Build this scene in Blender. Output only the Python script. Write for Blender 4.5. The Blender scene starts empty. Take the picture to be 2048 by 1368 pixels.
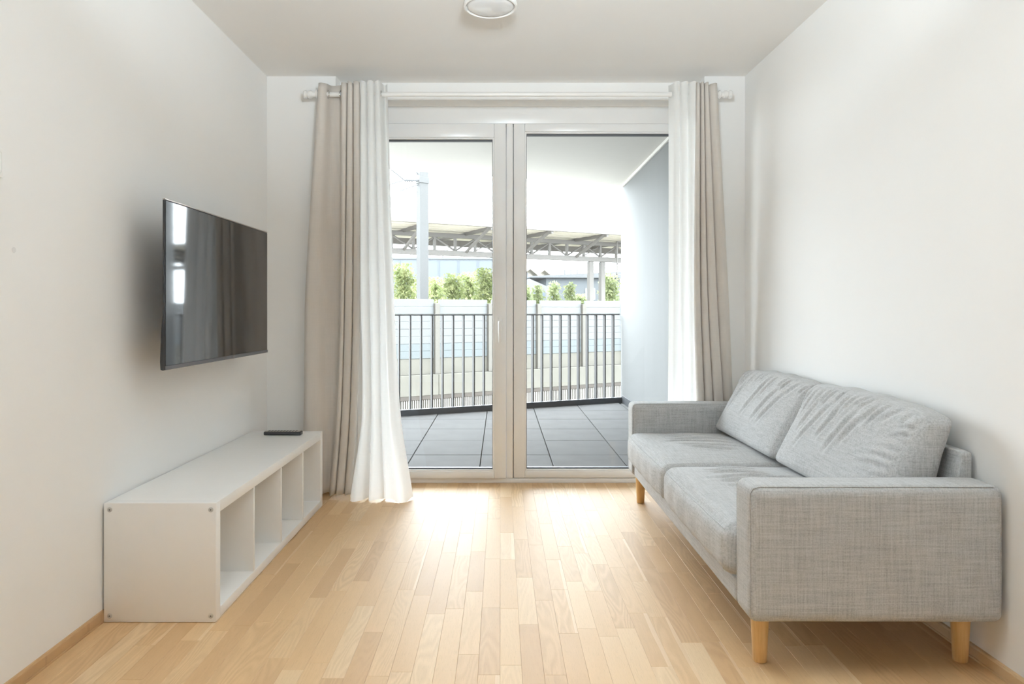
import bpy, bmesh, math, random
import numpy as np
from mathutils import Vector, Matrix

random.seed(7)
SC = bpy.context.scene
C = SC.collection

# ------------------------------------------------------------------ camera
F = 1395.0          # focal length in pixels of the 2048 px frame
VX, VY, CH = 1001.0, 622.0, 1.095   # vanishing point, camera height
cam_d = bpy.data.cameras.new('camera')
cam = bpy.data.objects.new('camera', cam_d)
C.objects.link(cam)
cam.location = (0, 0, CH)
cam.rotation_euler = (math.pi / 2, 0, 0)
cam_d.sensor_width = 36
cam_d.lens = 36 * F / 2048
cam_d.shift_x = (1024 - VX) / 2048
cam_d.shift_y = -(684 - VY) / 2048
cam_d.clip_start = 0.05
cam_d.clip_end = 500
SC.camera = cam

# ------------------------------------------------------------------ sky, sun, lights, exposure
SC.view_settings.view_transform = 'Standard'
SC.view_settings.look = 'None'
SC.view_settings.gamma = 1
SC.view_settings.use_curve_mapping = False
SC.view_settings.exposure = 0.43
SC.cycles.use_denoising = True
SC.cycles.max_bounces = 12
SC.cycles.diffuse_bounces = 8
SC.cycles.glossy_bounces = 6
SC.cycles.transparent_max_bounces = 24
SC.cycles.sample_clamp_indirect = 6
SC.cycles.caustics_reflective = False
SC.cycles.caustics_refractive = False

w = bpy.data.worlds.new('sky')
SC.world = w
w.use_nodes = True
bg = w.node_tree.nodes['Background']
bg.inputs['Color'].default_value = (0.86, 0.945, 1.0, 1)
bg.inputs['Strength'].default_value = 12.5


def light(name, kind, loc, rot, energy, color=(1, 1, 1), **kw):
    d = bpy.data.lights.new(name, kind)
    d.energy = energy
    d.color = color
    for k, v in kw.items():
        setattr(d, k, v)
    o = bpy.data.objects.new(name, d)
    o.location = loc
    o.rotation_euler = rot
    C.objects.link(o)
    return o


sun_dir = Vector((-0.42, 0.72, -0.80)).normalized()     # from behind the house
sun = light('sun', 'SUN', (0, 0, 20), (0, 0, 0), 0.9, (1.0, 0.96, 0.90), angle=0.01)
sun.rotation_euler = sun_dir.to_track_quat('-Z', 'Y').to_euler()
# added fill light in front of the closed rear wall, no window there
light('added_rear_fill', 'AREA', (0.05, -1.72, 1.45), (math.radians(90), 0, 0), 4,
      (0.80, 0.91, 1.0), shape='RECTANGLE', size=2.6, size_y=1.9)
# added fill light just above the view, brightening the ceiling; no real lamp
light('added_ceiling_fill', 'AREA', (0.112, 0.95, 1.97), (math.radians(180 - 28), 0, 0), 64,
      (0.82, 0.93, 1.0), shape='DISK', size=0.36, spread=math.radians(140))
# portal: guides sky sampling through the balcony door, gives no light itself
pt = light('door_sky_portal', 'AREA', (0.12, 4.62, 1.2), (math.radians(-90), 0, 0), 1,
           shape='RECTANGLE', size=2.2, size_y=2.4)
pt.data.cycles.is_portal = True

# ------------------------------------------------------------------ helpers


class MB:
    def __init__(s):
        s.bm = bmesh.new()

    def box(s, x0, x1, y0, y1, z0, z1, bev=0.0, seg=2):
        b = bmesh.new()
        vs = [b.verts.new((x, y, z)) for x in (x0, x1) for y in (y0, y1) for z in (z0, z1)]
        for f in ((0, 1, 3, 2), (4, 6, 7, 5), (0, 4, 5, 1), (2, 3, 7, 6), (0, 2, 6, 4), (1, 5, 7, 3)):
            b.faces.new([vs[i] for i in f])
        if bev > 0:
            bmesh.ops.bevel(b, geom=b.edges[:], offset=bev, segments=seg, profile=0.5, affect='EDGES')
        s.join(b)
        return s

    def join(s, b, mat=None):
        if mat is not None:
            bmesh.ops.transform(b, matrix=mat, verts=b.verts[:])
        m = bpy.data.meshes.new('tmp')
        b.to_mesh(m)
        b.free()
        s.bm.from_mesh(m)
        bpy.data.meshes.remove(m)

    def prism(s, pts, axis, a0, a1, bev=0.0):
        """polygon pts extruded along an axis: axis 'y' pts=(x,z), 'z' pts=(x,y), 'x' pts=(y,z)"""
        b = bmesh.new()

        def mk(p, a):
            return {'y': (p[0], a, p[1]), 'z': (p[0], p[1], a), 'x': (a, p[0], p[1])}[axis]
        lo = [b.verts.new(mk(p, a0)) for p in pts]
        hi = [b.verts.new(mk(p, a1)) for p in pts]
        n = len(pts)
        b.faces.new(lo)
        b.faces.new(hi[::-1])
        for i in range(n):
            j = (i + 1) % n
            b.faces.new((lo[i], lo[j], hi[j], hi[i]))
        bmesh.ops.recalc_face_normals(b, faces=b.faces[:])
        if bev > 0:
            bmesh.ops.bevel(b, geom=b.edges[:], offset=bev, segments=2, profile=0.5, affect='EDGES')
        s.join(b)
        return s

    def tube(s, pts, r, n=12, closed=False):
        pts = [Vector(p) for p in pts]
        b = bmesh.new()
        rings = []
        N = len(pts)
        prev = None
        for i, p in enumerate(pts):
            if closed:
                t = (pts[(i + 1) % N] - pts[i - 1]).normalized()
            else:
                t = (pts[min(i + 1, N - 1)] - pts[max(i - 1, 0)]).normalized()
            if prev is None:
                a = t.orthogonal().normalized()
            else:
                a = (prev - t * prev.dot(t)).normalized()
            prev = a
            c = t.cross(a)
            rr = r[i] if isinstance(r, (list, tuple)) else r
            rings.append([b.verts.new(p + rr * (math.cos(2 * math.pi * k / n) * a + math.sin(2 * math.pi * k / n) * c)) for k in range(n)])
        for i in range(N if closed else N - 1):
            A, B = rings[i], rings[(i + 1) % N]
            for k in range(n):
                b.faces.new((A[k], A[(k + 1) % n], B[(k + 1) % n], B[k]))
        if not closed:
            b.faces.new(rings[0][::-1])
            b.faces.new(rings[-1])
        s.join(b)
        return s

    def lathe(s, prof, n=32, mat=None):
        """prof: (r, z) about local z"""
        b = bmesh.new()
        rings = []
        for r, z in prof:
            if r < 1e-6:
                rings.append([b.verts.new((0, 0, z))])
            else:
                rings.append([b.verts.new((r * math.cos(2 * math.pi * k / n), r * math.sin(2 * math.pi * k / n), z)) for k in range(n)])
        for A, B in zip(rings, rings[1:]):
            for k in range(n):
                k2 = (k + 1) % n
                if len(A) == 1 and len(B) == 1:
                    continue
                if len(A) == 1:
                    b.faces.new((A[0], B[k2], B[k]))
                elif len(B) == 1:
                    b.faces.new((A[k], A[k2], B[0]))
                else:
                    b.faces.new((A[k], A[k2], B[k2], B[k]))
        for R, rev in ((rings[0], True), (rings[-1], False)):
            if len(R) > 1:
                b.faces.new(R[::-1] if rev else R)
        bmesh.ops.recalc_face_normals(b, faces=b.faces[:])
        s.join(b, mat)
        return s

    def build(s, name, mat, parent=None, smooth=False, angle=35):
        me = bpy.data.meshes.new(name)
        s.bm.to_mesh(me)
        s.bm.free()
        return link(name, me, mat, parent, smooth, angle)


def link(name, me, mat, parent=None, smooth=False, angle=35):
    if mat is not None:
        me.materials.append(mat)
    if smooth:
        me.polygons.foreach_set('use_smooth', [True] * len(me.polygons))
        if angle:
            me.set_sharp_from_angle(angle=math.radians(angle))
    o = bpy.data.objects.new(name, me)
    C.objects.link(o)
    if parent is not None:
        o.parent = parent
    return o


def grid_mesh(name, P):
    """P: array (nu, nv, 3) -> mesh"""
    nu, nv = P.shape[:2]
    idx = np.arange(nu * nv).reshape(nu, nv)
    q = np.stack([idx[:-1, :-1], idx[1:, :-1], idx[1:, 1:], idx[:-1, 1:]], -1).reshape(-1, 4)
    me = bpy.data.meshes.new(name)
    me.from_pydata(P.reshape(-1, 3).tolist(), [], q.tolist())
    me.update()
    return me


def tag(o, label=None, cat=None, group=None, kind=None):
    if label:
        o['label'] = label
    if cat:
        o['category'] = cat
    if group:
        o['group'] = group
    if kind:
        o['kind'] = kind
    return o


def empty(name, loc=(0, 0, 0), rz=0.0):
    o = bpy.data.objects.new(name, None)
    o.location = loc
    o.rotation_euler = (0, 0, rz)
    o.empty_display_size = 0.1
    C.objects.link(o)
    return o


def struct(o, label=None, cat=None):
    return tag(o, label, cat, kind='structure')


def px(x, d):
    return (x - VX) * d / F


# ------------------------------------------------------------------ materials
def srgb(r, g, b):
    def f(c):
        c /= 255
        return c / 12.92 if c <= 0.04045 else ((c + 0.055) / 1.055) ** 2.4
    return (f(r), f(g), f(b), 1)


class NT:
    def __init__(s, name):
        s.m = bpy.data.materials.new(name)
        s.m.use_nodes = True
        s.t = s.m.node_tree
        s.p = s.t.nodes['Principled BSDF']
        s.out = s.t.nodes['Material Output']

    def n(s, typ, **kw):
        nd = s.t.nodes.new(typ)
        for k, v in kw.items():
            if k.startswith('i_'):
                nd.inputs[k[2:]].default_value = v
            else:
                setattr(nd, k, v)
        return nd

    def l(s, a, b):
        s.t.links.new(a, b)

    def math(s, op, a, b=None, c=None):
        nd = s.n('ShaderNodeMath', operation=op)
        for i, v in enumerate((a, b, c)):
            if v is None:
                continue
            if isinstance(v, (int, float)):
                nd.inputs[i].default_value = v
            else:
                s.l(v, nd.inputs[i])
        return nd.outputs[0]

    def mapping(s, src, scale=(1, 1, 1)):
        mp = s.n('ShaderNodeMapping')
        mp.inputs['Scale'].default_value = scale
        s.l(src, mp.inputs['Vector'])
        return mp.outputs[0]

    def noise(s, vec, scale=5, detail=3, rough=0.5):
        nd = s.n('ShaderNodeTexNoise')
        nd.inputs['Scale'].default_value = scale
        nd.inputs['Detail'].default_value = detail
        nd.inputs['Roughness'].default_value = rough
        if vec is not None:
            s.l(vec, nd.inputs['Vector'])
        return nd.outputs['Fac']

    def ramp(s, fac, stops):
        r = s.n('ShaderNodeValToRGB')
        e = r.color_ramp.elements
        while len(e) < len(stops):
            e.new(0.5)
        for el, (p, c) in zip(e, stops):
            el.position = p
            el.color = c
        s.l(fac, r.inputs[0])
        return r.outputs[0]

    def mix(s, fac, a, b, mode='MIX'):
        nd = s.n('ShaderNodeMix', data_type='RGBA', blend_type=mode)
        for sock, v in ((nd.inputs[0], fac), (nd.inputs[6], a), (nd.inputs[7], b)):
            if isinstance(v, (int, float, tuple)):
                sock.default_value = v
            else:
                s.l(v, sock)
        return nd.outputs[2]

    def bump(s, h, strength=0.2, dist=0.002):
        b = s.n('ShaderNodeBump')
        b.inputs['Strength'].default_value = strength
        b.inputs['Distance'].default_value = dist
        s.l(h, b.inputs['Height'])
        s.l(b.outputs[0], s.p.inputs['Normal'])

    def set(s, **kw):
        names = {'base': 'Base Color', 'rough': 'Roughness', 'metal': 'Metallic', 'spec': 'Specular IOR Level',
                 'ior': 'IOR', 'coat': 'Coat Weight', 'coat_rough': 'Coat Roughness', 'sheen': 'Sheen Weight'}
        for k, v in kw.items():
            sock = s.p.inputs[names[k]]
            if hasattr(v, 'is_linked') or hasattr(v, 'node'):
                s.l(v, sock)
            else:
                sock.default_value = v
        return s

    def obj(s):
        return s.n('ShaderNodeTexCoord').outputs['Object']


def plain(name, col, rough=0.5, metal=0.0, spec=0.5, var=0.04, vscale=9.0, bump=0.0, bscale=200):
    """painted / moulded surface: base colour with a little mottling and fine relief"""
    t = NT(name)
    o = t.obj()
    nz = t.noise(o, vscale, 4)
    a = tuple(c * (1 - var) for c in col[:3]) + (1,)
    b = tuple(min(1, c * (1 + var)) for c in col[:3]) + (1,)
    t.set(base=t.ramp(nz, [(0.3, a), (0.7, b)]), rough=rough, metal=metal, spec=spec)
    if bump:
        t.bump(t.noise(o, bscale, 2), bump, 0.001)
    return t.m


M = {}
M['wall'] = plain('wall_paint', (0.87, 0.868, 0.858, 1), 0.75, var=0.006, vscale=2, bump=0.06, bscale=350, spec=0.25)
M['ceiling'] = plain('ceiling_paint', (0.86, 0.853, 0.838, 1), 0.8, var=0.006, vscale=2, bump=0.05, bscale=300, spec=0.2)
M['upvc'] = plain('white_window_plastic', (0.85, 0.85, 0.845, 1), 0.28, var=0.01)
M['gasket'] = plain('dark_gasket', (0.07, 0.075, 0.085, 1), 0.5)
M['cab'] = plain('white_foil_board', (0.86, 0.85, 0.83, 1), 0.38, var=0.008)
M['steel'] = plain('brushed_steel', (0.62, 0.60, 0.57, 1), 0.3, metal=1.0)
M['screwhead'] = plain('zinc_screw_head', (0.50, 0.49, 0.47, 1), 0.35, metal=0.3)
M['chrome'] = plain('chrome', (0.75, 0.74, 0.72, 1), 0.15, metal=1.0)
M['screwdark'] = plain('screw_socket', (0.14, 0.135, 0.13, 1), 0.5, metal=0.6)
M['rod'] = plain('white_lacquer', (0.84, 0.83, 0.81, 1), 0.3, var=0.01)
M['plastic_black'] = plain('black_plastic', (0.022, 0.022, 0.024, 1), 0.35)
M['rubber'] = plain('grey_rubber', (0.12, 0.12, 0.13, 1), 0.6)
M['silver'] = plain('silver_plastic', (0.55, 0.5, 0.45, 1), 0.3, metal=0.8)
M['rail'] = plain('grey_railing_steel', (0.060, 0.057, 0.056, 1), 0.55, var=0.06, spec=0.3)
M['curb'] = plain('anthracite_edge_metal', (0.06, 0.063, 0.07, 1), 0.45, var=0.08)
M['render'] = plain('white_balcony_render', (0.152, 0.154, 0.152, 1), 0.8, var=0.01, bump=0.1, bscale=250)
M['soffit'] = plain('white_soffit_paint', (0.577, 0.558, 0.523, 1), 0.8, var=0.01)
M['cream'] = plain('cream_concrete', (0.081, 0.076, 0.063, 1), 0.85, var=0.07, vscale=3)
M['post'] = plain('cream_steel_post', (0.065, 0.059, 0.049, 1), 0.6, var=0.05)
M['slat_pale'] = plain('pale_barrier_panel', (0.068, 0.070, 0.070, 1), 0.5, var=0.03)
M['slat_blue'] = plain('blue_grey_barrier_panel', (0.055, 0.064, 0.066, 1), 0.5, var=0.04)
M['dark_band'] = plain('dark_ledge_metal', (0.055, 0.048, 0.042, 1), 0.7, var=0.08, spec=0.1)
M['rib'] = plain('pale_ribbed_sheet', (0.162, 0.153, 0.134, 1), 0.8, var=0.05)
M['canopy'] = plain('grey_canopy_steel', (0.117, 0.108, 0.098, 1), 0.6, var=0.05)
M['roof_board'] = plain('pale_canopy_boards', (0.484, 0.445, 0.374, 1), 0.7, var=0.05)
M['fascia'] = plain('beige_fascia_sheet', (0.135, 0.125, 0.11, 1), 0.6, var=0.04)
M['mast'] = plain('light_grey_mast_concrete', (0.053, 0.053, 0.052, 1), 0.7, var=0.03)
M['wire'] = plain('catenary_metal', (0.07, 0.072, 0.076, 1), 0.5)
M['ground'] = plain('grey_gravel_ground', (0.26, 0.25, 0.23, 1), 0.9, var=0.15, vscale=2)
M['build_blue'] = plain('blue_grey_hall_cladding', (0.066, 0.076, 0.087, 1), 0.6, var=0.03)
M['build_grey'] = plain('grey_house_wall', (0.062, 0.068, 0.073, 1), 0.7, var=0.03)
M['build_white'] = plain('white_house_wall', (0.113, 0.113, 0.111, 1), 0.7, var=0.03)
M['build_roof'] = plain('grey_roof_sheet', (0.066, 0.068, 0.070, 1), 0.6, var=0.04)
M['pane_dark'] = plain('dark_window_pane', (0.10, 0.12, 0.15, 1), 0.1)
M['bark'] = plain('tree_bark', (0.16, 0.12, 0.08, 1), 0.9, var=0.2)


def mat_leaf(name, c0, c1):
    t = NT(name)
    nz = t.noise(t.obj(), 1.6, 3)
    col = t.ramp(nz, [(0.35, c0), (0.65, c1)])
    t.set(base=col, rough=0.6)
    tr = t.n('ShaderNodeBsdfTranslucent')
    t.l(col, tr.inputs['Color'])
    mx = t.n('ShaderNodeMixShader')
    mx.inputs[0].default_value = 0.4
    t.l(t.p.outputs[0], mx.inputs[1])
    t.l(tr.outputs[0], mx.inputs[2])
    t.l(mx.outputs[0], t.out.inputs['Surface'])
    return t.m


M['leaf'] = mat_leaf('green_foliage', (0.17, 0.21, 0.075, 1), (0.35, 0.37, 0.18, 1))
M['leaf_pale'] = mat_leaf('pale_green_foliage', (0.19, 0.23, 0.10, 1), (0.35, 0.38, 0.21, 1))


def mat_cloth(name, col, transl, thread=500, tcol=None):
    t = NT(name)
    o = t.obj()
    a = t.noise(t.mapping(o, (thread, thread, 12)), 1, 2)
    b = t.noise(t.mapping(o, (10, 10, thread)), 1, 2)
    f = t.math('ADD', t.math('MULTIPLY', a, 0.5), t.math('MULTIPLY', b, 0.5))
    c = t.ramp(f, [(0.3, tuple(x * 0.95 for x in col[:3]) + (1,)), (0.7, tuple(min(1, x * 1.04) for x in col[:3]) + (1,))])
    t.set(base=c, rough=0.85, spec=0.15)
    t.bump(f, 0.12, 0.0006)
    if transl:
        tr = t.n('ShaderNodeBsdfTranslucent')
        tr.inputs['Color'].default_value = tcol or col
        mx = t.n('ShaderNodeMixShader')
        mx.inputs[0].default_value = transl
        t.l(t.p.outputs[0], mx.inputs[1])
        t.l(tr.outputs[0], mx.inputs[2])
        t.l(mx.outputs[0], t.out.inputs['Surface'])
    return t.m


M['beige'] = mat_cloth('beige_curtain_cloth', (0.71, 0.665, 0.615, 1), 0.10)
M['white_cloth'] = mat_cloth('white_curtain_cloth', (0.93, 0.93, 0.92, 1), 0.48)


def mat_linen():
    t = NT('grey_melange_linen')
    o = t.obj()
    T, S = 230, 9
    hx = t.noise(t.mapping(o, (S, T, T)), 1, 2, 0.6)
    hy = t.noise(t.mapping(o, (T, S, T)), 1, 2, 0.6)
    hz = t.noise(t.mapping(o, (T, T, S)), 1, 2, 0.6)
    s1 = t.math('ADD', hx, t.math('ADD', hy, hz))
    f = t.math('MULTIPLY', s1, 1 / 3)
    big = t.noise(o, 7, 3)
    f2 = t.math('ADD', f, t.math('MULTIPLY', t.math('SUBTRACT', big, 0.5), 0.05))
    col = t.ramp(f2, [(0.33, (0.30, 0.298, 0.295, 1)), (0.5, (0.445, 0.447, 0.446, 1)), (0.67, (0.565, 0.572, 0.572, 1))])
    t.set(base=col, rough=0.9, spec=0.15, sheen=0.15)
    t.bump(f, 0.35, 0.0012)
    return t.m


M['linen'] = mat_linen()


def mat_oak(name, plank=True, dark=1.0):
    t = NT(name)
    o = t.obj()
    info = t.n('ShaderNodeObjectInfo')
    rnd = info.outputs['Random']
    off = t.n('ShaderNodeCombineXYZ')
    t.l(t.math('MULTIPLY', rnd, 37.0), off.inputs[0])
    t.l(t.math('MULTIPLY', rnd, 91.0), off.inputs[1])
    t.l(t.math('MULTIPLY', rnd, 53.0), off.inputs[2])
    add = t.n('ShaderNodeVectorMath', operation='ADD')
    t.l(o, add.inputs[0])
    t.l(off.outputs[0], add.inputs[1])
    v = add.outputs[0]
    rnd2 = t.math('FRACT', t.math('MULTIPLY', rnd, 17.31))
    rnd3 = t.math('FRACT', t.math('MULTIPLY', rnd, 7.77))
    # growth-ring contours stretched along the board
    base = t.noise(t.mapping(v, (11, 1.5, 1)), 1, 1.5)
    ring = t.math('SINE', t.math('MULTIPLY', base, 95.0))
    ringf = t.math('MULTIPLY', t.math('ADD', ring, 1.0), 0.5)
    fine = t.noise(t.mapping(v, (420, 9, 1)), 1, 3, 0.65)
    pore = t.noise(t.mapping(v, (900, 28, 1)), 1, 2, 0.6)
    mott = t.noise(t.mapping(v, (14, 3, 1)), 1, 3)
    d = dark
    tone = t.ramp(rnd, [(0.0, (0.50 * d, 0.300 * d, 0.135 * d, 1)), (0.22, (0.58 * d, 0.365 * d, 0.175 * d, 1)),
                        (0.55, (0.64 * d, 0.415 * d, 0.205 * d, 1)), (0.8, (0.69 * d, 0.475 * d, 0.255 * d, 1)),
                        (1.0, (0.74 * d, 0.55 * d, 0.33 * d, 1))])
    ringamt = t.math('MULTIPLY', t.math('POWER', rnd2, 1.6), 0.42)
    c = t.mix(t.math('MULTIPLY', ringf, ringamt), tone, (0.36 * d, 0.20 * d, 0.085 * d, 1))
    c = t.mix(t.math('MULTIPLY', t.math('SUBTRACT', 1.0, fine), 0.42), c, (0.42 * d, 0.24 * d, 0.10 * d, 1))
    c = t.mix(t.math('MULTIPLY', t.math('GREATER_THAN', pore, 0.62), 0.24), c, (0.25 * d, 0.14 * d, 0.06 * d, 1))
    c = t.mix(t.math('MULTIPLY', mott, 0.22), c, (0.78 * d, 0.56 * d, 0.32 * d, 1))
    if plank:
        # pale sapwood edge on some strips
        sep = t.n('ShaderNodeSeparateXYZ')
        t.l(o, sep.inputs[0])
        wob = t.math('MULTIPLY', t.math('SUBTRACT', t.noise(t.mapping(v, (1, 1.6, 1)), 1, 2), 0.5), 0.030)
        edge = t.math('GREATER_THAN', t.math('ADD', sep.outputs[0], wob), 0.022)
        has = t.math('GREATER_THAN', rnd3, 0.88)
        c = t.mix(t.math('MULTIPLY', t.math('MULTIPLY', edge, has), 0.38), c, (0.80, 0.63, 0.42, 1))
    rg = t.math('ADD', 0.51, t.math('MULTIPLY', fine, 0.06))
    t.set(base=c, rough=rg, spec=0.45, coat=0.7, coat_rough=0.66)
    t.bump(t.math('ADD', fine, t.math('MULTIPLY', mott, 0.6)), 0.06, 0.0006)
    return t.m


M['oak'] = mat_oak('oak_parquet')
M['oak_trim'] = mat_oak('oak_skirting', False, 0.86)


def mat_birch():
    t = NT('birch_leg_wood')
    o = t.obj()
    f = t.noise(t.mapping(o, (120, 120, 8)), 1, 3)
    t.set(base=t.ramp(f, [(0.3, (0.62, 0.38, 0.15, 1)), (0.7, (0.76, 0.52, 0.25, 1))]), rough=0.38)
    return t.m


M['birch'] = mat_birch()


def mat_tile():
    t = NT('grey_concrete_slab')
    o = t.obj()
    info = t.n('ShaderNodeObjectInfo')
    big = t.noise(o, 4, 5, 0.6)
    sp = t.noise(o, 180, 2)
    f = t.math('ADD', t.math('MULTIPLY', big, 0.6), t.math('MULTIPLY', sp, 0.4))
    c = t.ramp(f, [(0.3, (0.095, 0.0925, 0.09, 1)), (0.7, (0.13, 0.1275, 0.125, 1))])
    c = t.mix(t.math('MULTIPLY', info.outputs['Random'], 0.18), c, (0.095, 0.095, 0.095, 1))
    t.set(base=c, rough=0.85, spec=0.15)
    t.bump(sp, 0.1, 0.001)
    return t.m


M['tile'] = mat_tile()


def mat_glass():
    t = NT('clear_window_glass')
    tr = t.n('ShaderNodeBsdfTransparent')
    tr.inputs[0].default_value = (0.975, 0.985, 0.985, 1)
    gl = t.n('ShaderNodeBsdfGlossy')
    gl.inputs['Roughness'].default_value = 0.01
    fr = t.n('ShaderNodeFresnel')
    fr.inputs[0].default_value = 1.45
    mx = t.n('ShaderNodeMixShader')
    t.l(fr.outputs[0], mx.inputs[0])
    t.l(tr.outputs[0], mx.inputs[1])
    t.l(gl.outputs[0], mx.inputs[2])
    t.l(mx.outputs[0], t.out.inputs['Surface'])
    return t.m


M['glass'] = mat_glass()
_t = NT('glossy_black_screen')
_n = _t.noise(_t.mapping(_t.obj(), (3.0, 1, 1.2)), 1.0, 1)
_t.set(base=(0.012, 0.012, 0.013, 1), rough=0.045, ior=1.75)
_t.bump(_n, 0.12, 0.006)
M['screen'] = _t.m
_t = NT('frosted_lamp_glass')
_t.set(base=_t.ramp(_t.noise(_t.obj(), 6, 2), [(0.3, (0.74, 0.74, 0.74, 1)), (0.7, (0.78, 0.78, 0.78, 1))]), rough=0.22)
M['lampglass'] = _t.m

# ------------------------------------------------------------------ room shell
XL, YB, ZC = -1.402, 4.19, 2.505
YR = -1.80
NX0, NX1, YN = -0.99, 1.225, 4.31        # window niche
YF = 4.435                               # front of the door / window frame
TH = 0.18


def xr(y):          # right wall, a touch out of square
    return 1.468 + (YB - y) * 0.015


m = MB().box(XL - TH, XL, YR - TH, YB, -0.2, ZC + 0.2)
wl = struct(m.build('wall_left', M['wall']), 'warm white painted wall carrying the television', 'wall')
m = MB().prism([(xr(YB), YB), (xr(YB) + TH, YB), (xr(YR) + TH, YR - TH), (xr(YR), YR - TH)], 'z', -0.2, ZC + 0.2)
wr = struct(m.build('wall_right', M['wall']), 'bare white painted wall behind the sofa', 'wall')
m = MB().box(XL, xr(YR), YR - TH, YR, -0.2, ZC + 0.2)
struct(m.build('wall_rear', M['wall']), 'white wall behind the viewpoint', 'wall')
# far wall with the niche: left and right piers (they are also the facade outside) and the lintel
m = MB()
m.box(-9, NX0, YB, YB + 0.33, -4.2, 10)
m.box(NX1, 9, YB, YB + 0.33, -4.2, 10)
m.box(NX0, NX1, YN, YB + 0.33, 2.395, 10)
m.box(NX0, NX1, YB, YN, ZC, 10)
m.box(NX0, NX1, YB, YB + 0.33, -4.2, -0.02)
struct(m.build('wall_far', M['wall']), 'white end wall with the recessed balcony door opening', 'wall')
m = MB().box(XL - TH, 1.468 + 0.3, YR - TH, YB, ZC, ZC + 0.2)
struct(m.build('ceiling', M['ceiling']), 'plain off-white plaster ceiling', 'ceiling')

# ---- floor: strip parquet
floor = struct(MB().box(XL - 0.01, 1.60, YR, YF + 0.10, -0.05, -0.013).build('floor', M['oak']),
               'light oak strip parquet floor', 'floor')
SW = 0.0665


def strip_mesh(hw, hl):
    g, c = 0.00012, 0.0006
    V = []
    for a, b, z in ((hw, hl, -0.013), (hw - g, hl - g, -0.0005), (hw - g - c, hl - g - c, 0.0)):
        V += [(-a, -b, z), (a, -b, z), (a, b, z), (-a, b, z)]
    Fc = [(8, 9, 10, 11)]
    for k in (0, 4):
        for i in range(4):
            j = (i + 1) % 4
            Fc.append((k + i, k + j, k + 4 + j, k + 4 + i))
    me = bpy.data.meshes.new('floor_strip')
    me.from_pydata(V, [], Fc)
    me.update()
    return me


rng = random.Random(21)
rest = MB()
count = 0
row = 0
x = XL + 0.004
YFE = YF + 0.02
while x < 1.495:
    x1 = min(x + SW, 1.50)
    yend = YB if (x < NX0 or x1 > NX1) else YFE
    y = 1.93 - rng.uniform(0.0, 0.45)
    # strips out of the frame in front of the first visible one
    yy = YR
    while yy < y - 0.01:
        ye = min(y, yy + rng.uniform(0.4, 0.6))
        if y - ye < 0.12:
            ye = y
        me = strip_mesh((x1 - x) / 2, (ye - yy) / 2)
        b = bmesh.new()
        b.from_mesh(me)
        rest.join(b, Matrix.Translation(((x + x1) / 2, (yy + ye) / 2, 0)))
        bpy.data.meshes.remove(me)
        yy = ye
    while y < yend - 0.001:
        ln = rng.choice((0.34, 0.42, 0.50, 0.58, 0.64)) + rng.uniform(-0.04, 0.04)
        ye = y + ln
        if yend - ye < 0.14:
            ye = yend
        o = link('floor_strip', strip_mesh((x1 - x) / 2, (ye - y) / 2), M['oak'], floor)
        o.location = ((x + x1) / 2, (y + ye) / 2, 0)
        count += 1
        y = ye
    x = x1
    row += 1
print('floor strips', count)
tag(rest.build('floor_strips_near', M['oak'], floor), kind='stuff')


# ---- skirting boards
def skirt(name, pts_fn, mat, label):
    """profile swept along y between y0 and y1; pts_fn(y)->x of wall face, sgn = direction into the room"""
    prof, (y0, y1), fx, sg = pts_fn
    V, Fc = [], []
    for y in (y0, y1):
        for (t, z) in prof:
            V.append((fx(y) + sg * t, y, z))
    n = len(prof)
    for i in range(n):
        j = (i + 1) % n
        Fc.append((i, j, n + j, n + i))
    Fc += [tuple(range(n))[::-1], tuple(range(n, 2 * n))]
    me = bpy.data.meshes.new(name)
    me.from_pydata(V, [], Fc)
    me.update()
    o = link(name, me, mat)
    bm = bmesh.new()
    bm.from_mesh(me)
    bmesh.ops.recalc_face_normals(bm, faces=bm.faces[:])
    bm.to_mesh(me)
    bm.free()
    return struct(o, label, 'skirting board')


prof = [(0, 0.0002), (0.0125, 0.0002), (0.0125, 0.006), (0.0105, 0.0075), (0.0125, 0.010), (0.0125, 0.036), (0.009, 0.042), (0, 0.043)]
skirt('baseboard_left', ([(t * 0.62, z) for t, z in prof], (YR, YB), lambda y: XL, 1), M['oak_trim'], 'oak skirting board along the television wall')
skirt('baseboard_right', (prof, (YR, YB), lambda y: xr(y), -1), M['oak_trim'], 'oak skirting board along the wall behind the sofa')
m = MB().box(XL + 0.0085, NX0, YB - 0.012, YB, 0.0002, 0.043, 0.002, 1)
m.box(NX1, xr(YB) - 0.013, YB - 0.012, YB, 0.0002, 0.043, 0.002, 1)
struct(m.build('baseboard_far', M['oak_trim']), 'short oak skirting pieces beside the curtains', 'skirting board')

# ---- filled screw holes on the side walls (slightly darker filler dabs)
M['filler'] = plain('wall_filler', (0.77, 0.765, 0.755, 1), 0.8)
for (ix, iy, side) in ((28, 500, 'L'), (1944, 775, 'R'), (2016, 508, 'R')):
    if side == 'L':
        s = (VX - ix) / -XL
        d = F / s
        mt = Matrix.Translation((XL, d, CH - (iy - VY) / s)) @ Matrix.Rotation(math.pi / 2, 4, 'Y')
        par = wl
    else:
        d = 2.2
        for _ in range(20):
            d = xr(d) * F / (ix - VX)
        s = F / d
        mt = Matrix.Translation((xr(d), d, CH - (iy - VY) / s)) @ Matrix.Rotation(-math.pi / 2, 4, 'Y')
        par = wr
    MB().lathe([(0.0085, 0), (0.008, 0.0006), (0.0, 0.0009)], 20, mt).build('filled_hole', M['filler'], par, True)

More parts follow.
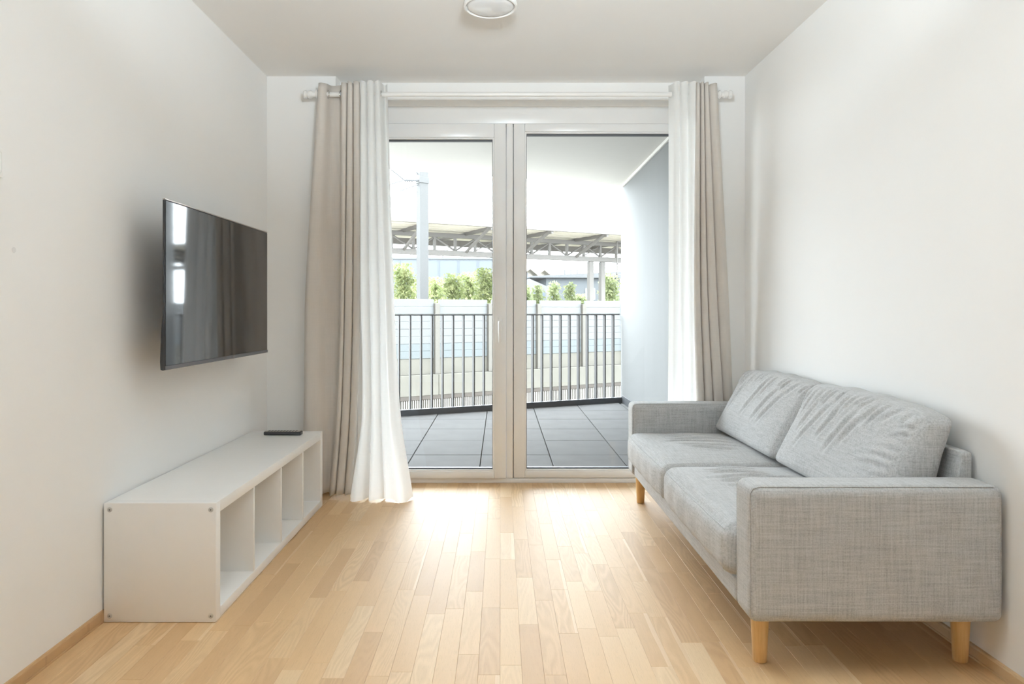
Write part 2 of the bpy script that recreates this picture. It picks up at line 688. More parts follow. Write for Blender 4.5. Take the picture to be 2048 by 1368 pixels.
# ------------------------------------------------------------------ door and window
ZT = 2.41
fr = MB()
FX0, FX1 = NX0 + 0.02, NX1 - 0.02
yb = YF + 0.085
fr.box(FX0, FX1, YF, yb, 2.285, ZT, 0.004)
fr.box(FX0, FX1, YF + 0.004, yb, 0.0003, 0.030, 0.003)
fr.box(FX0, FX0 + 0.06, YF, yb, 0.0303, 2.2847, 0.004)
fr.box(0.037, 0.0795, YF, yb, 0.0303, 2.2847, 0.004)
fr.box(0.0, 0.120, YF + 0.0705, yb, 0.0303, 2.2847, 0.003)
fr.box(FX0, 0.0, YF + 0.0705, yb, 2.22, 2.2847, 0.003)
trim1 = struct(fr.build('trim_1', M['upvc'], None, True), 'white outer frame of the balcony door and window', 'window frame')


def casement(name, x0, x1, z0, z1, gx0, gx1, gz0, gz1, y0, y1, label, cat):
    root = empty(name, ((x0 + x1) / 2, (y0 + y1) / 2, z0))
    struct(root, label, cat)
    ox, oy, oz = root.location

    def bx(nm, a0, a1, b0, b1, c0, c1, mt, bev=0.004):
        return MB().box(a0 - ox, a1 - ox, b0 - oy, b1 - oy, c0 - oz, c1 - oz, bev).build(nm, mt, root, True)
    bx('stile', x0, gx0, y0, y1, z0, z1, M['upvc'])
    bx('stile', gx1, x1, y0, y1, z0, z1, M['upvc'])
    bx('rail', gx0 + 0.0003, gx1 - 0.0003, y0, y1, z0, gz0, M['upvc'])
    bx('rail', gx0 + 0.0003, gx1 - 0.0003, y0, y1, gz1, z1, M['upvc'])
    # glazing bead, stepped back
    e = 0.010
    g = MB()
    yb0, yb1 = y0 + 0.006, y1 - 0.01
    g.box(gx0 - ox, gx0 + e - ox, yb0 - oy, yb1 - oy, gz0 - oz, gz1 - oz, 0.002)
    g.box(gx1 - e - ox, gx1 - ox, yb0 - oy, yb1 - oy, gz0 - oz, gz1 - oz, 0.002)
    g.box(gx0 + e - ox, gx1 - e - ox, yb0 - oy, yb1 - oy, gz1 - e - oz, gz1 - oz, 0.002)
    g.box(gx0 + e - ox, gx1 - e - ox, yb0 - oy, yb1 - oy, gz0 - oz, gz0 + e - oz, 0.002)
    g.build('glazing_bead', M['upvc'], root, True)
    k = MB()
    t = 0.009
    yk = y0 + 0.022
    a0, a1, c0, c1 = gx0 + e, gx1 - e, gz0 + e, gz1 - e
    k.box(a0 - ox, a1 - ox, yk - oy, yk + 0.03 - oy, c1 - t - oz, c1 - oz)
    k.box(a0 - ox, a1 - ox, yk - oy, yk + 0.03 - oy, c0 - oz, c0 + t - oz)
    k.box(a0 - ox, a0 + 0.003 - ox, yk - oy, yk + 0.03 - oy, c0 + t - oz, c1 - t - oz)
    k.box(a1 - 0.003 - ox, a1 - ox, yk - oy, yk + 0.03 - oy, c0 + t - oz, c1 - t - oz)
    k.build('gasket', M['gasket'], root)
    P = np.array([[(a0 - ox, yk + 0.015 - oy, c0 - oz), (a0 - ox, yk + 0.015 - oy, c1 - oz)],
                  [(a1 - ox, yk + 0.015 - oy, c0 - oz), (a1 - ox, yk + 0.015 - oy, c1 - oz)]])
    link('pane', grid_mesh('pane', P), M['glass'], root)
    return root


door = casement('door_1', FX0 + 0.064, 0.034, 0.034, 2.281, FX0 + 0.155, -0.040, 0.078, 2.195, YF - 0.018, YF + 0.06,
                'white framed glazed balcony door on the left with a lever handle', 'balcony door')
casement('window_1', 0.084, FX1, 0.034, 2.2847, 0.155, FX1 - 0.08, 0.078, 2.235, YF - 0.002, YF + 0.07,
         'wide fixed pane in white frame to the right of the balcony door', 'window')
# lever handle on the door's meeting stile
h = MB()
hx, hy, hz = px(1000, YF), YF - 0.018, 1.0
ox, oy, oz = door.location
h.box(hx - 0.015 - ox, hx + 0.015 - ox, hy - 0.008 - oy, hy - 0.0003 - oy, hz - 0.045 - oz, hz + 0.055 - oz, 0.004)
h.tube([(hx - ox, hy - 0.006 - oy, hz + 0.02 - oz), (hx - ox, hy - 0.040 - oy, hz + 0.02 - oz)], 0.011, 16)
h.tube([(hx - ox, hy - 0.046 - oy, hz + 0.032 - oz), (hx - ox, hy - 0.048 - oy, hz + 0.015 - oz), (hx - ox, hy - 0.050 - oy, hz - 0.04 - oz),
        (hx - ox, hy - 0.048 - oy, hz - 0.095 - oz), (hx - ox, hy - 0.046 - oy, hz - 0.108 - oz)], [0.009, 0.012, 0.0105, 0.010, 0.006], 14)
h.build('door_handle', M['rod'], door, True, 50)
struct(MB().box(FX0, FX1, YF + 0.09, YF + 0.25, -0.02, 0.036, 0.004).build('trim_2', M['curb']), 'dark metal threshold outside the balcony door', 'threshold')

# ------------------------------------------------------------------ balcony
BZ = 0.04


def edge_y(X):
    return 7.43 + 0.445 * X


BX0, BX1 = -4.0, 1.41
bf = MB().prism([(BX0, YF + 0.25), (BX1 + 0.2, YF + 0.25), (BX1 + 0.2, edge_y(BX1 + 0.2) + 0.25), (BX0, edge_y(BX0) + 0.25)], 'z', -0.30, BZ - 0.035)
bfloor = struct(bf.build('balcony_floor', M['ground']), 'balcony floor of large grey concrete slabs', 'floor')


def clip(poly, f):
    out = []
    for i in range(len(poly)):
        a, b = poly[i], poly[(i + 1) % len(poly)]
        fa, fb = f(a), f(b)
        if fa >= 0:
            out.append(a)
        if fa * fb < 0:
            t = fa / (fa - fb)
            out.append((a[0] + (b[0] - a[0]) * t, a[1] + (b[1] - a[1]) * t))
    return out


for i in range(-7, 3):
    for j in range(-1, 6):
        g = 0.0035
        x0, x1 = 0.36 + 0.5 * i + g, 0.36 + 0.5 * (i + 1) - g
        y0, y1 = 5.115 + 0.564 * j + g, 5.115 + 0.564 * (j + 1) - g
        x1 = min(x1, BX1 - 0.012)
        y0 = max(y0, YF + 0.253)
        poly = [(x0, y0), (x1, y0), (x1, y1), (x0, y1)]
        poly = clip(poly, lambda p: edge_y(p[0]) - 0.004 - p[1])
        if len(poly) < 3 or x1 - x0 < 0.02:
            continue
        A = 0.5 * abs(sum(p[0] * q[1] - q[0] * p[1] for p, q in zip(poly, poly[1:] + poly[:1])))
        if A < 0.004:
            continue
        cx = sum(p[0] for p in poly) / len(poly)
        cy = sum(p[1] for p in poly) / len(poly)
        dz = random.uniform(-0.0008, 0.0008)
        o = MB().prism([(p[0] - cx, p[1] - cy) for p in poly], 'z', -0.034, dz, 0.002).build('floor_slab', M['tile'], bfloor)
        o.location = (cx, cy, BZ)

U = Vector((1, 0.445, 0)).normalized()
ang_b = math.atan(0.445)
# upstand at the slab edge, and the wall's plinth
cb = MB().prism([(BX0, edge_y(BX0)), (BX1, edge_y(BX1)), (BX1, edge_y(BX1) + 0.06), (BX0, edge_y(BX0) + 0.06)], 'z', BZ - 0.05, BZ + 0.06, 0.003)
struct(cb.build('trim_3', M['curb']), 'dark metal upstand along the balcony edge', 'edge upstand')
cb = MB().box(BX1 - 0.010, BX1, YF + 0.25, edge_y(BX1) - 0.003, BZ - 0.034, BZ + 0.085, 0.002)
struct(cb.build('trim_4', M['curb']), 'dark plinth strip at the foot of the balcony side wall', 'plinth')
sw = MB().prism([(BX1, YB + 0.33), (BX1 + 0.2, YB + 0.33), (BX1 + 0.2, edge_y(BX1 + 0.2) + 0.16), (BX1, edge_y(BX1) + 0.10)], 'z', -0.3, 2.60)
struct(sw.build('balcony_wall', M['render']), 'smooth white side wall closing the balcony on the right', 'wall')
sc_ = MB().prism([(-9, YB + 0.33), (BX1 + 0.2, YB + 0.33), (BX1 + 0.2, edge_y(BX1 + 0.2)), (-9, edge_y(-7.0))], 'z', 2.545, 2.80)
struct(sc_.build('balcony_ceiling', M['soffit']), 'white soffit of the balcony above with a slanting edge', 'ceiling')
# shadow gap between soffit and side wall
struct(MB().box(BX1 - 0.02, BX1 - 0.001, YF + 0.10, edge_y(BX1) - 0.05, 2.515, 2.5448, 0.002).build('trim_5', M['soffit']),
       'narrow cove strip where balcony soffit meets side wall', 'trim')

rl = empty('balcony_railing', (0, edge_y(0) + 0.10, BZ), ang_b)
tag(rl, 'grey metal balcony railing with flat upright bars under a thin top rail', 'railing')
cs = math.cos(ang_b)
m = MB().box(-4.3, (BX1 - 0.03) / cs, -0.025, 0.025, 1.008, 1.020, 0.002, 1)
m.build('top_rail', M['rail'], rl)
barm = None
for k in range(-26, 22):
    s = (-0.923 + 0.1062 * k) / cs
    # the bar sits 0.10 m behind the edge line; keep its apparent place
    if barm is None:
        b = MB().box(-0.006, 0.006, -0.025, 0.025, -0.12, 1.0075, 0.001, 1)
        o = b.build('bar', M['rail'], rl)
        barm = o.data
    else:
        o = link('bar', barm, None, rl)
    o.location = (s, 0, 0)
m = MB().box(-4.3, (BX1 - 0.03) / cs, -0.004, 0.004, -0.10, -0.06)
m.build('bottom_rail', M['rail'], rl)

# ------------------------------------------------------------------ outside: railway side
ground = struct(MB().box(-120, 160, YB + 0.5, 260, -4.5, -4.2).build('ground', M['ground']), 'pale gravel ground below the balcony', 'ground')

ANG = math.atan(0.607)
D0 = 24.0
nb = empty('noise_barrier', (0, D0, -4.2), ANG)
tag(nb, 'long noise barrier of pale horizontal panels between cream posts on a concrete base wall', 'noise barrier')
Z0 = 4.2
P0, PS = -2.457, 2.006
cache = {}


def shared(key, fn, name, mat, par, loc):
    if key not in cache:
        o = fn().build(name, mat, par)
        cache[key] = o.data
    else:
        o = link(name, cache[key], None, par)
    o.location = loc
    return o


zb_, zt_ = -0.436 + Z0, 1.473 + Z0
NR = 8
rh = (zt_ - zb_) / NR
ribs = MB()
for k in range(-4, 13):
    s0 = P0 + k * PS
    shared('post', lambda: MB().box(-0.085, 0.085, -0.13, 0.05, 0, 2.30, 0.01, 1), 'post', M['post'], nb, (s0, 0, -0.95 + Z0))
    if k == 12:
        break
    for r in range(NR):
        mt = M['slat_blue'] if r < 2 else M['slat_pale']
        key = 'slat' + ('b' if r < 2 else 'p')
        shared(key, lambda: MB().box(-PS / 2 + 0.088, PS / 2 - 0.088, -0.03, 0.03, 0.0015, rh - 0.0015, 0.007, 1),
               'barrier_panel', mt, nb, (s0 + PS / 2, 0.006 * (r % 2), zb_ + r * rh))
    shared('upper', lambda: MB().box(-PS / 2 + 0.09, PS / 2 - 0.09, -0.06, 0.08, 0, 0.51, 0.006, 1), 'base_panel', M['cream'], nb,
           (s0 + PS / 2, 0.05, -0.947 + Z0))
    shared('lower', lambda: MB().box(-PS / 2 + 0.006, PS / 2 - 0.006, -0.22, 0.10, 0, 0.66, 0.01, 1), 'wall_panel', M['cream'], nb,
           (s0 + PS / 2, 0, -1.612 + Z0))
    for q in range(26):
        a = s0 + 0.012 + q * PS / 26
        ribs.box(a, a + 0.042, -0.20, -0.115, -3.9 + Z0, -1.75 + Z0)
sE0, sE1 = P0 - 4 * PS, P0 + 12 * PS
MB().box(sE0, sE1, -0.215, 0.1, -1.745 + Z0, -1.615 + Z0, 0.01, 1).build('ledge', M['dark_band'], nb)
MB().box(sE0, sE1, -0.115, 0.1, 0, -1.75 + Z0).build('cladding_back', M['dark_band'], nb)  # dark sheet: shade of the deep rib gaps put into its colour
tag(ribs.build('ribbed_cladding', M['rib'], nb), kind='stuff')

# catenary mast
ms = empty('catenary_mast', (px(845, 28.0), 28.0, -4.2), ANG)
tag(ms, 'pale square railway mast rising behind the noise barrier at the left pane', 'mast')
hw = 0.185
MB().box(-hw, hw, -hw, hw, 0, 13.5, 0.012, 1).build('column', M['mast'], ms)
zA = 6.3 + 4.2
MB().box(-hw - 0.03, hw + 0.03, -hw - 0.03, hw + 0.03, zA - 0.10, zA + 0.14, 0.01, 1).build('clamp', M['mast'], ms)


def bracket(nm, pts, r):
    return MB().tube(pts, r, 8).build(nm, M['wire'], ms)


MB().tube([(-0.21, -0.05, zA), (-0.45, -0.08, zA - 0.02)], 0.035, 8).build('bracket_arm', M['wire'], ms)
MB().tube([(-0.45 - 0.05 * i, -0.08 - 0.006 * i, zA - 0.02 - 0.004 * i) for i in range(9)], [0.03, 0.075] * 4 + [0.03], 10).build('insulator', M['wire'], ms)
bracket('bracket_arm', [(-0.85, -0.13, zA - 0.05), (-1.9, -0.3, zA + 0.55)], 0.03)
bracket('bracket_arm', [(-0.85, -0.13, zA - 0.05), (-1.9, -0.3, zA - 0.45)], 0.03)
bracket('bracket_arm', [(-0.21, -0.05, zA + 0.25), (-1.0, -0.15, zA + 0.85)], 0.022)
bracket('bracket_arm', [(-0.21, -0.05, zA - 0.16), (-1.05, -0.2, zA - 0.50)], 0.026)
MB().tube([(-1.02, -0.2, zA - 0.42), (-1.02, -0.2, zA - 0.72)], [0.02, 0.04], 8).build('wire_clip', M['wire'], ms)

# overhead wires along the track
for i, (zz, dy, lab) in enumerate(((7.05, 6.2, 'highest thin overhead wire crossing the bright sky'),
                                   (5.95, 6.2, 'second thin overhead wire crossing the bright sky'),
                                   (5.45, 7, 'third thin overhead wire down crossing the bright sky'),
                                   (6.3, 9, 'thin overhead wire farthest behind the railway mast'))):
    o = MB().tube([(-30, 0, 0), (0, 0, -0.05), (40, 0, 0.1)], 0.012, 6).build('overhead_wire', M['wire'])
    o.location = (0, D0 + dy, zz)
    o.rotation_euler = (0, 0, ANG)
    tag(o, lab, 'wire', 'overhead wires above the railway')

# platform canopy
AC = math.atan(0.52)
DC = 36.0
cp = empty('platform_canopy', (0, DC, -4.2), AC)
tag(cp, 'station platform roof on a grey steel lattice truss with slanting struts', 'canopy')
zf = 5.56 + 4.2
A0, A1 = -16.0, 34.0
MB().box(A0, A1, 0, 0.12, zf - 0.16, zf + 0.02, 0.01, 1).build('fascia', M['fascia'], cp)
MB().box(A0, A1, 0.12, 9.0, zf - 0.03, zf + 0.0).build('roof_sheet', M['roof_board'], cp)
bd = None
for q in range(9):
    ya = 0.20 + q * 0.47
    if bd is None:
        o = MB().box(A0, A1, 0, 0.40, -0.075, -0.035, 0.01, 1).build('roof_board', M['roof_board'], cp)
        bd = o.data
    else:
        o = link('roof_board', bd, None, cp)
    o.location = (0, ya, zf - 0.02 - 0.02 * (q % 2))
TY = 3.4
zt2, zb2 = 5.42 + 4.2, 4.28 + 4.2
MB().box(A0, A1, TY - 0.1, TY + 0.1, zt2 - 0.30, zt2 - 0.06, 0.01, 1).build('top_chord', M['canopy'], cp)
MB().box(A0, A1, TY - 0.14, TY + 0.14, zb2 - 0.16, zb2 + 0.14, 0.01, 1).build('bottom_chord', M['canopy'], cp)
SP = 1.22
k = 0
s = A0 + 0.3
while s < A1 - SP:
    shared('tv', lambda: MB().box(-0.07, 0.07, -0.07, 0.07, 0.14, zt2 - zb2 - 0.30), 'truss_post', M['canopy'], cp, (s, TY, zb2))
    kk = k % 2
    shared('td%d' % kk, lambda: MB().tube([(0.05, 0, 0.16), (SP - 0.05, 0, 0.82)] if kk == 0 else [(0.05, 0, 0.82), (SP - 0.05, 0, 0.16)], 0.055, 6),
           'truss_diagonal', M['canopy'], cp, (s, TY, zb2))
    if k % 3 == 1:
        shared('tx', lambda: MB().tube([(0.05, 0, 0.18), (SP - 0.05, 0, 0.78)], 0.035, 6), 'truss_diagonal', M['canopy'], cp, (s, TY + 0.05, zb2))
    s += SP
    k += 1
# second, farther truss plane seen through the first
MB().box(A0, A1, TY + 3.4, TY + 3.6, zt2 - 0.42, zt2 - 0.05).build('rear_chord', M['canopy'], cp)
for i in range(-4, 10):
    s = -0.42 + 3.64 * i
    if s < A0 or s > A1:
        continue
    shared('strut', lambda: MB().tube([(0, TY - 0.1, 0.1), (0, 0.35, zf - zb2 - 0.12)], 0.10, 6), 'strut', M['canopy'], cp, (s, 0, zb2))
    shared('rafter', lambda: MB().box(-0.07, 0.07, 0.12, 8.8, -0.28, -0.10), 'rafter', M['canopy'], cp, (s, 0, zf))
for s in (-8.2, 7.97, 8.83, 24.2, 25.05):
    shared('col', lambda: MB().box(-0.15, 0.15, -0.15, 0.15, 0, zb2 - 0.17, 0.01, 1), 'column', M['canopy'], cp, (s, TY, 0))
# glazed stair enclosure at the canopy's far end
gx = MB()
for a in (0, 0.55, 1.1):
    gx.box(9.0 + a, 9.06 + a, TY - 1.3, TY - 1.24, 3.26 + 4.2, 5.3 + 4.2)
for z in (3.26, 3.9, 4.5, 5.24):
    gx.box(9.0, 10.16, TY - 1.3, TY - 1.24, z + 4.2, z + 0.07 + 4.2)
gx.build('stair_frame', M['canopy'], cp)

# trees behind the barrier
leafcache = {}


def tree(x, ytop, D, wpx, label, mat, group, seed, slender=False):
    r = np.random.RandomState(seed)
    X = px(x, D)
    ztop = CH + (VY - ytop) * D / F
    Wd = wpx * D / F / 2
    root = empty('tree', (X, D, -4.2))
    tag(root, label, 'tree', group)
    H = ztop + 4.2
    zc0 = H * (0.36 if not slender else 0.22)
    MB().tube([(0, 0, 0), (0.03, 0.02, H * 0.5), (0.0, 0.05, H * 0.85)], [0.14, 0.10, 0.03], 8).build('trunk', M['bark'], root)
    n = 4200 if not slender else 2200
    nl = 16
    cen, rad = [], []
    for i in range(nl):
        t = (i + 0.5) / nl
        zz = zc0 + (H - zc0) * t
        wr_ = Wd * (math.sin(math.pi * (0.12 + 0.80 * t)) ** 0.7)
        a = i * 2.4
        cen.append((wr_ * 0.5 * math.cos(a), wr_ * 0.5 * math.sin(a), zz - 0.15 * (H - zc0) * 0.3))
        rad.append(max(wr_ * 0.62, (0.12 if not slender else 0.065) * (H - zc0)))
    cen, rad = np.array(cen), np.array(rad)
    pick = r.randint(0, nl, n)
    dirs = r.normal(size=(n, 3))
    dirs /= np.linalg.norm(dirs, axis=1)[:, None]
    rr = rad[pick] * (0.2 + 1.05 * r.rand(n) ** 0.75)
    c = cen[pick] + dirs * rr[:, None] * np.array([1, 1, 0.85])
    c[:, 2] = np.minimum(c[:, 2], H)
    sz = 0.06 + 0.075 * r.rand(n)
    u = r.normal(size=(n, 3))
    u /= np.linalg.norm(u, axis=1)[:, None]
    v = np.cross(u, r.normal(size=(n, 3)))
    v /= np.linalg.norm(v, axis=1)[:, None]
    su, sv = u * sz[:, None], v * sz[:, None] * 0.6
    V = np.stack([c - su, c - sv, c + su, c + sv], 1).reshape(-1, 3)
    me = bpy.data.meshes.new('crown')
    me.from_pydata(V.tolist(), [], np.arange(4 * n).reshape(n, 4).tolist())
    me.update()
    o = link('crown', me, mat, root)
    tag(o, kind='stuff')


TR = [(806, 528, 44, 46, 'round green tree at the left edge of the door pane beside the curtain', 0),
      (872, 556, 52, 52, 'low green tree just right of the railway mast', 0),
      (905, 548, 44, 50, 'green tree in the middle of the left pane', 0),
      (938, 546, 48.5, 46, 'bushy green tree third from the railway mast', 0),
      (972, 538, 44, 48, 'tall bushy green tree against the door stile', 0),
      (840, 560, 57, 60, 'green tree half hidden behind the railway mast', 0),
      (1010, 545, 48, 60, 'green tree behind the middle mullion', 0),
      (1047, 572, 50, 22, 'pale tree at the left edge of the right pane', 1),
      (1076, 567, 46, 18, 'slim pale tree leftmost of the three before the grey house', 1),
      (1108, 561, 50, 20, 'slim pale tree in the middle before the grey house', 1),
      (1140, 562, 46, 18, 'slim pale tree rightmost of the three before the grey house', 1),
      (1160, 589, 54, 40, 'low pale bush on the right before the canopy column', 1),
      (1219, 548, 52, 30, 'pale tree right of the canopy columns', 1)]
for i, (x, yt, D, wp, lab, kd) in enumerate(TR):
    tree(x, yt, D, wp, lab, M['leaf_pale'] if kd else M['leaf'], 'trees beyond the noise barrier', 40 + i, slender=(wp < 22))

# far buildings
hb = empty('factory_hall', (px(905, 72), 72, -4.2), 0.05)
tag(hb, 'long pale blue flat-roofed hall behind the trees in the left pane', 'building')
zt3 = 622 - 519
Hh = CH + zt3 * 72 / F + 4.2
MB().box(-18, 5.6, 0, 16, 0, Hh, 0.02, 1).build('wall', M['build_blue'], hb)
MB().box(-18.1, 5.7, -0.1, 16.1, Hh + 0.001, Hh + 0.18).build('roof_edge', M['build_roof'], hb)
for i in range(12):
    shared('hallrib', lambda: MB().box(-0.04, 0.04, -0.07, -0.005, 0, Hh - 0.05), 'cladding_joint', M['build_blue'], hb, (-17.4 + 2.0 * i, 0, 0))
MB().box(-1.1, -0.95, 1, 1.15, Hh + 0.19, Hh + 1.0).build('vent_pipe', M['build_roof'], hb)

gh = empty('grey_house', (px(1128, 66), 66, -4.2), 0.08)
tag(gh, 'blue-grey low house with a shallow roof behind the slim trees', 'building')
g0, g1 = -1.7, 5.4
Hg = CH + (622 - 556) * 66 / F + 4.2
MB().box(g0, g1, 0, 10, 0, Hg, 0.01, 1).build('wall', M['build_grey'], gh)
MB().prism([(g0 - 1.6, Hg + 0.01), (g1 + 0.4, Hg + 0.01), (g1 + 0.4, Hg + 0.62), (g0 - 1.6, Hg + 0.15)], 'y', -0.5, 10.5).build('roof', M['build_roof'], gh)
for a in (0.2, 0.8, 1.4):
    MB().box(a, a + 0.12, 1, 1.1, Hg + 0.4, Hg + 0.85).build('roof_vent', M['build_roof'], gh)
for a in (-1.0, 0.5, 2.0, 2.6):
    wv = MB().box(a, a + 0.42, -0.05, -0.005, Hg - 2.1, Hg - 0.95).build('window_frame', M['build_white'], gh)
    MB().box(a + 0.05, a + 0.37, -0.07, -0.052, Hg - 2.05, Hg - 1.0).build('pane', M['pane_dark'], wv)

wh = empty('white_house', (px(1064, 56), 56, -4.2), 0.0)
tag(wh, 'white gabled house at the left edge of the right pane', 'building')
Hw = CH + (622 - 566) * 56 / F + 4.2
MB().prism([(-2.0, 0), (1.5, 0), (1.5, Hw - 0.4), (-0.2, Hw + 0.35), (-2.0, Hw - 0.1)], 'y', 0, 6).build('wall', M['build_white'], wh)
for a in (0.2, 0.75):
    MB().box(a, a + 0.28, -0.04, -0.004, Hw - 1.5, Hw - 0.75).build('window', M['pane_dark'], wh)

zz = empty('folded_roof', (px(1075, 78), 78, -4.2), 0.0)
tag(zz, 'pale zigzag folded roof of a pavilion above the white house', 'building')
zr = CH + (622 - 545) * 78 / F + 4.2
pts = []
for i in range(9):
    pts.append((-4.0 + i * 0.8, zr + (0.75 if i % 2 == 0 else 0.15) - 0.06 * i))
V = [(p[0], 0, p[1]) for p in pts] + [(p[0], 8, p[1]) for p in pts]
bmz = MB()
for i in range(8):
    a, b = pts[i], pts[i + 1]
    bmz.prism([a, b, (b[0], b[1] - 0.12), (a[0], a[1] - 0.12)], 'y', 0, 8)
bmz.build('roof', M['roof_board'], zz)
for a in (-3.6, -1.2, 1.6):
    MB().box(a, a + 0.2, 0.3, 0.5, 0, zr).build('column', M['build_white'], zz)
MB().box(-3.6, 1.8, 5.5, 5.7, 0, zr - 0.2).build('wall', M['build_white'], zz)

# ------------------------------------------------------------------ curtain rod
RY, RZ = 4.07, 2.358
rx0, rx1 = px(636, RY), px(1436, RY)
rod = empty('curtain_rod', (px(1001, RY), RY, RZ))
tag(rod, 'white curtain rod with turned end knobs above the balcony door', 'curtain rod')
MB().tube([(rx0, 0, 0), (rx1, 0, 0)], 0.0145, 24).build('pole', M['rod'], rod, True, 50)
fin = [(0.0145, 0), (0.020, 0.001), (0.021, 0.008), (0.0145, 0.013), (0.0130, 0.022), (0.0165, 0.030), (0.0225, 0.036), (0.0235, 0.048), (0.0200, 0.056), (0.0165, 0.060), (0.0240, 0.065), (0.0255, 0.074), (0.021, 0.081), (0.010, 0.084), (0.0, 0.085)]
MB().lathe(fin, 24, Matrix.Translation((rx1, 0, 0)) @ Matrix.Rotation(math.pi / 2, 4, 'Y')).build('finial', M['rod'], rod, True, 40)
MB().lathe(fin, 24, Matrix.Translation((rx0, 0, 0)) @ Matrix.Rotation(-math.pi / 2, 4, 'Y')).build('finial', M['rod'], rod, True, 40)
for bx_ in (px(633, RY) + 0.004, px(1438, RY) + 0.004):
    b = MB()
    b.lathe([(0.022, 0), (0.022, 0.006), (0.009, 0.01), (0.008, 0.10)], 20, Matrix.Translation((bx_, YB - RY - 0.0005, -0.012)) @ Matrix.Rotation(math.pi / 2, 4, 'X'))
    b.tube([(bx_ + 0.020 * 0, 0.020 * math.cos(a), 0.020 * math.sin(a)) for a in [2 * math.pi * q / 20 for q in range(20)]], 0.005, 8, True)
    b.build('bracket', M['rod'], rod, True, 50)


# ------------------------------------------------------------------ curtains
def smooth_line(K, n):
    """Catmull-Rom through K (k,c) -> n samples"""
    K = np.asarray(K, float)
    t = np.linspace(0, len(K) - 1, n)
    i = np.clip(t.astype(int), 0, len(K) - 2)
    f = (t - i)[:, None]
    p1, p2 = K[i], K[i + 1]
    p0, p3 = K[np.maximum(i - 1, 0)], K[np.minimum(i + 2, len(K) - 1)]
    return 0.5 * (2 * p1 + (p2 - p0) * f + (2 * p0 - 5 * p1 + 4 * p2 - p3) * f * f + (3 * p1 - p0 - 3 * p2 + p3) * f ** 3)


def lag(v, nodes):
    out = []
    for i, a in enumerate(nodes):
        L = np.ones_like(v)
        for j, b in enumerate(nodes):
            if i != j:
                L *= (v - b) / (a - b)
        out.append(L)
    return out


def pinterp(v, nodes, vals):
    """monotone-ish piecewise cubic (finite-difference Hermite) along v for arrays vals[k]"""
    nodes = np.array(nodes)
    vals = np.array(vals)
    sl = np.zeros_like(vals)
    for k in range(len(nodes)):
        a, b = max(k - 1, 0), min(k + 1, len(nodes) - 1)
        sl[k] = (vals[b] - vals[a]) / (nodes[b] - nodes[a])
    k = min(np.searchsorted(nodes, v, 'right') - 1, len(nodes) - 2)
    k = max(k, 0)
    h = nodes[k + 1] - nodes[k]
    t = (v - nodes[k]) / h
    return ((1 + 2 * t) * (1 - t) ** 2 * vals[k] + t * (1 - t) ** 2 * h * sl[k] + t * t * (3 - 2 * t) * vals[k + 1] + t * t * (t - 1) * h * sl[k + 1])


def curtain(name, K, yt, zt, zb, mat, label, cat='curtain', dbot=0.03, hem=0.006, rod_d=RY, seed=0, crumple=0.0, thick=0.0016):
    """K rows: x_top, x_mid, x_low(0.8), x_bottom, dd_top, dd_bottom"""
    K = np.array(K, float)
    n, nv = (len(K) - 1) * 7 + 1, 64
    S = smooth_line(K, n)
    rr = np.random.RandomState(seed)
    ph = rr.rand(6) * 6.28
    P = np.zeros((n, nv, 3))
    s = np.linspace(0, 1, n)
    for j in range(nv):
        v = j / (nv - 1)
        xx = pinterp(v, (0, 0.5, 0.8, 1.0), [S[:, 0], S[:, 1], S[:, 2], S[:, 3]])
        dd = S[:, 4] * (1 - v) + S[:, 5] * v
        d = rod_d + dd + dbot * v
        if crumple:
            cw = max(0, (v - 0.62) / 0.38) ** 2
            d = d + crumple * cw * np.sin(s * 31 + 9 * v + ph[0]) * 0.6
            xx = xx + cw * crumple * 140 * np.sin(s * 23 + 14 * v + ph[1]) * 0.35
        zh = hem * np.sin(s * 27 + ph[2])
        P[:, j, 0] = (xx - VX) * (rod_d + dbot * v) / F
        P[:, j, 1] = d
        P[:, j, 2] = zt + (zb - zt) * v + zh * v * v * v + 0.0045 * np.sin(s * 19 + ph[3]) * (1 - v) ** 8
    root = empty(name, (float(P[:, :, 0].mean()), rod_d, 0))
    tag(root, label, cat)
    P -= np.array(root.location)
    o = link('cloth', grid_mesh('cloth', P), mat, root, True, 0)
    if thick:
        md = o.modifiers.new('thickness', 'SOLIDIFY')
        md.thickness = thick
        md.offset = 0
    return root


def grommets(root, xs, r=0.022):
    for x, tilt in xs:
        c = Vector((px(x, RY), RY, RZ)) - Vector(root.location)
        pts = []
        for q in range(24):
            a = 2 * math.pi * q / 24
            v = Vector((0, r * math.cos(a), r * math.sin(a)))
            v = Matrix.Rotation(tilt, 3, 'Z') @ v
            pts.append(c + v)
        MB().tube(pts, 0.0035, 8, True).build('grommet', M['chrome'], root, True, 0)


def low(xm, xb, f=0.35):
    return xm + (xb - xm) * f


KL = [(639, 612, 601, -.020, .0), (646, 619, 611, -.034, -.035), (654, 636, 630, -.020, -.030), (661, 650, 646, .03, .005),
      (671, 664, 653, .042, .012), (680, 676, 658, .032, .008), (683.5, 682, 661, -.012, -.025), (686, 684, 663.5, -.034, -.038),
      (690, 687.5, 667, -.040, -.043), (694.5, 690.5, 671.5, -.034, -.038), (696.6, 691.9, 673.4, -.012, -.012), (697.2, 692.4, 674.0, -.012, -.012),
      (698.2, 693.4, 675.2, -.034, -.038), (702, 699.5, 680.5, -.041, -.044), (706.5, 706, 688.8, -.036, -.038), (708.2, 707.6, 690.7, -.012, -.012),
      (708.8, 708.2, 691.3, -.012, -.012), (709.8, 709.4, 692.5, -.034, -.038), (714, 714.5, 697, -.042, -.044), (719.5, 720.5, 703, -.036, -.036), (720.8, 721.8, 704, -.016, -.016)]
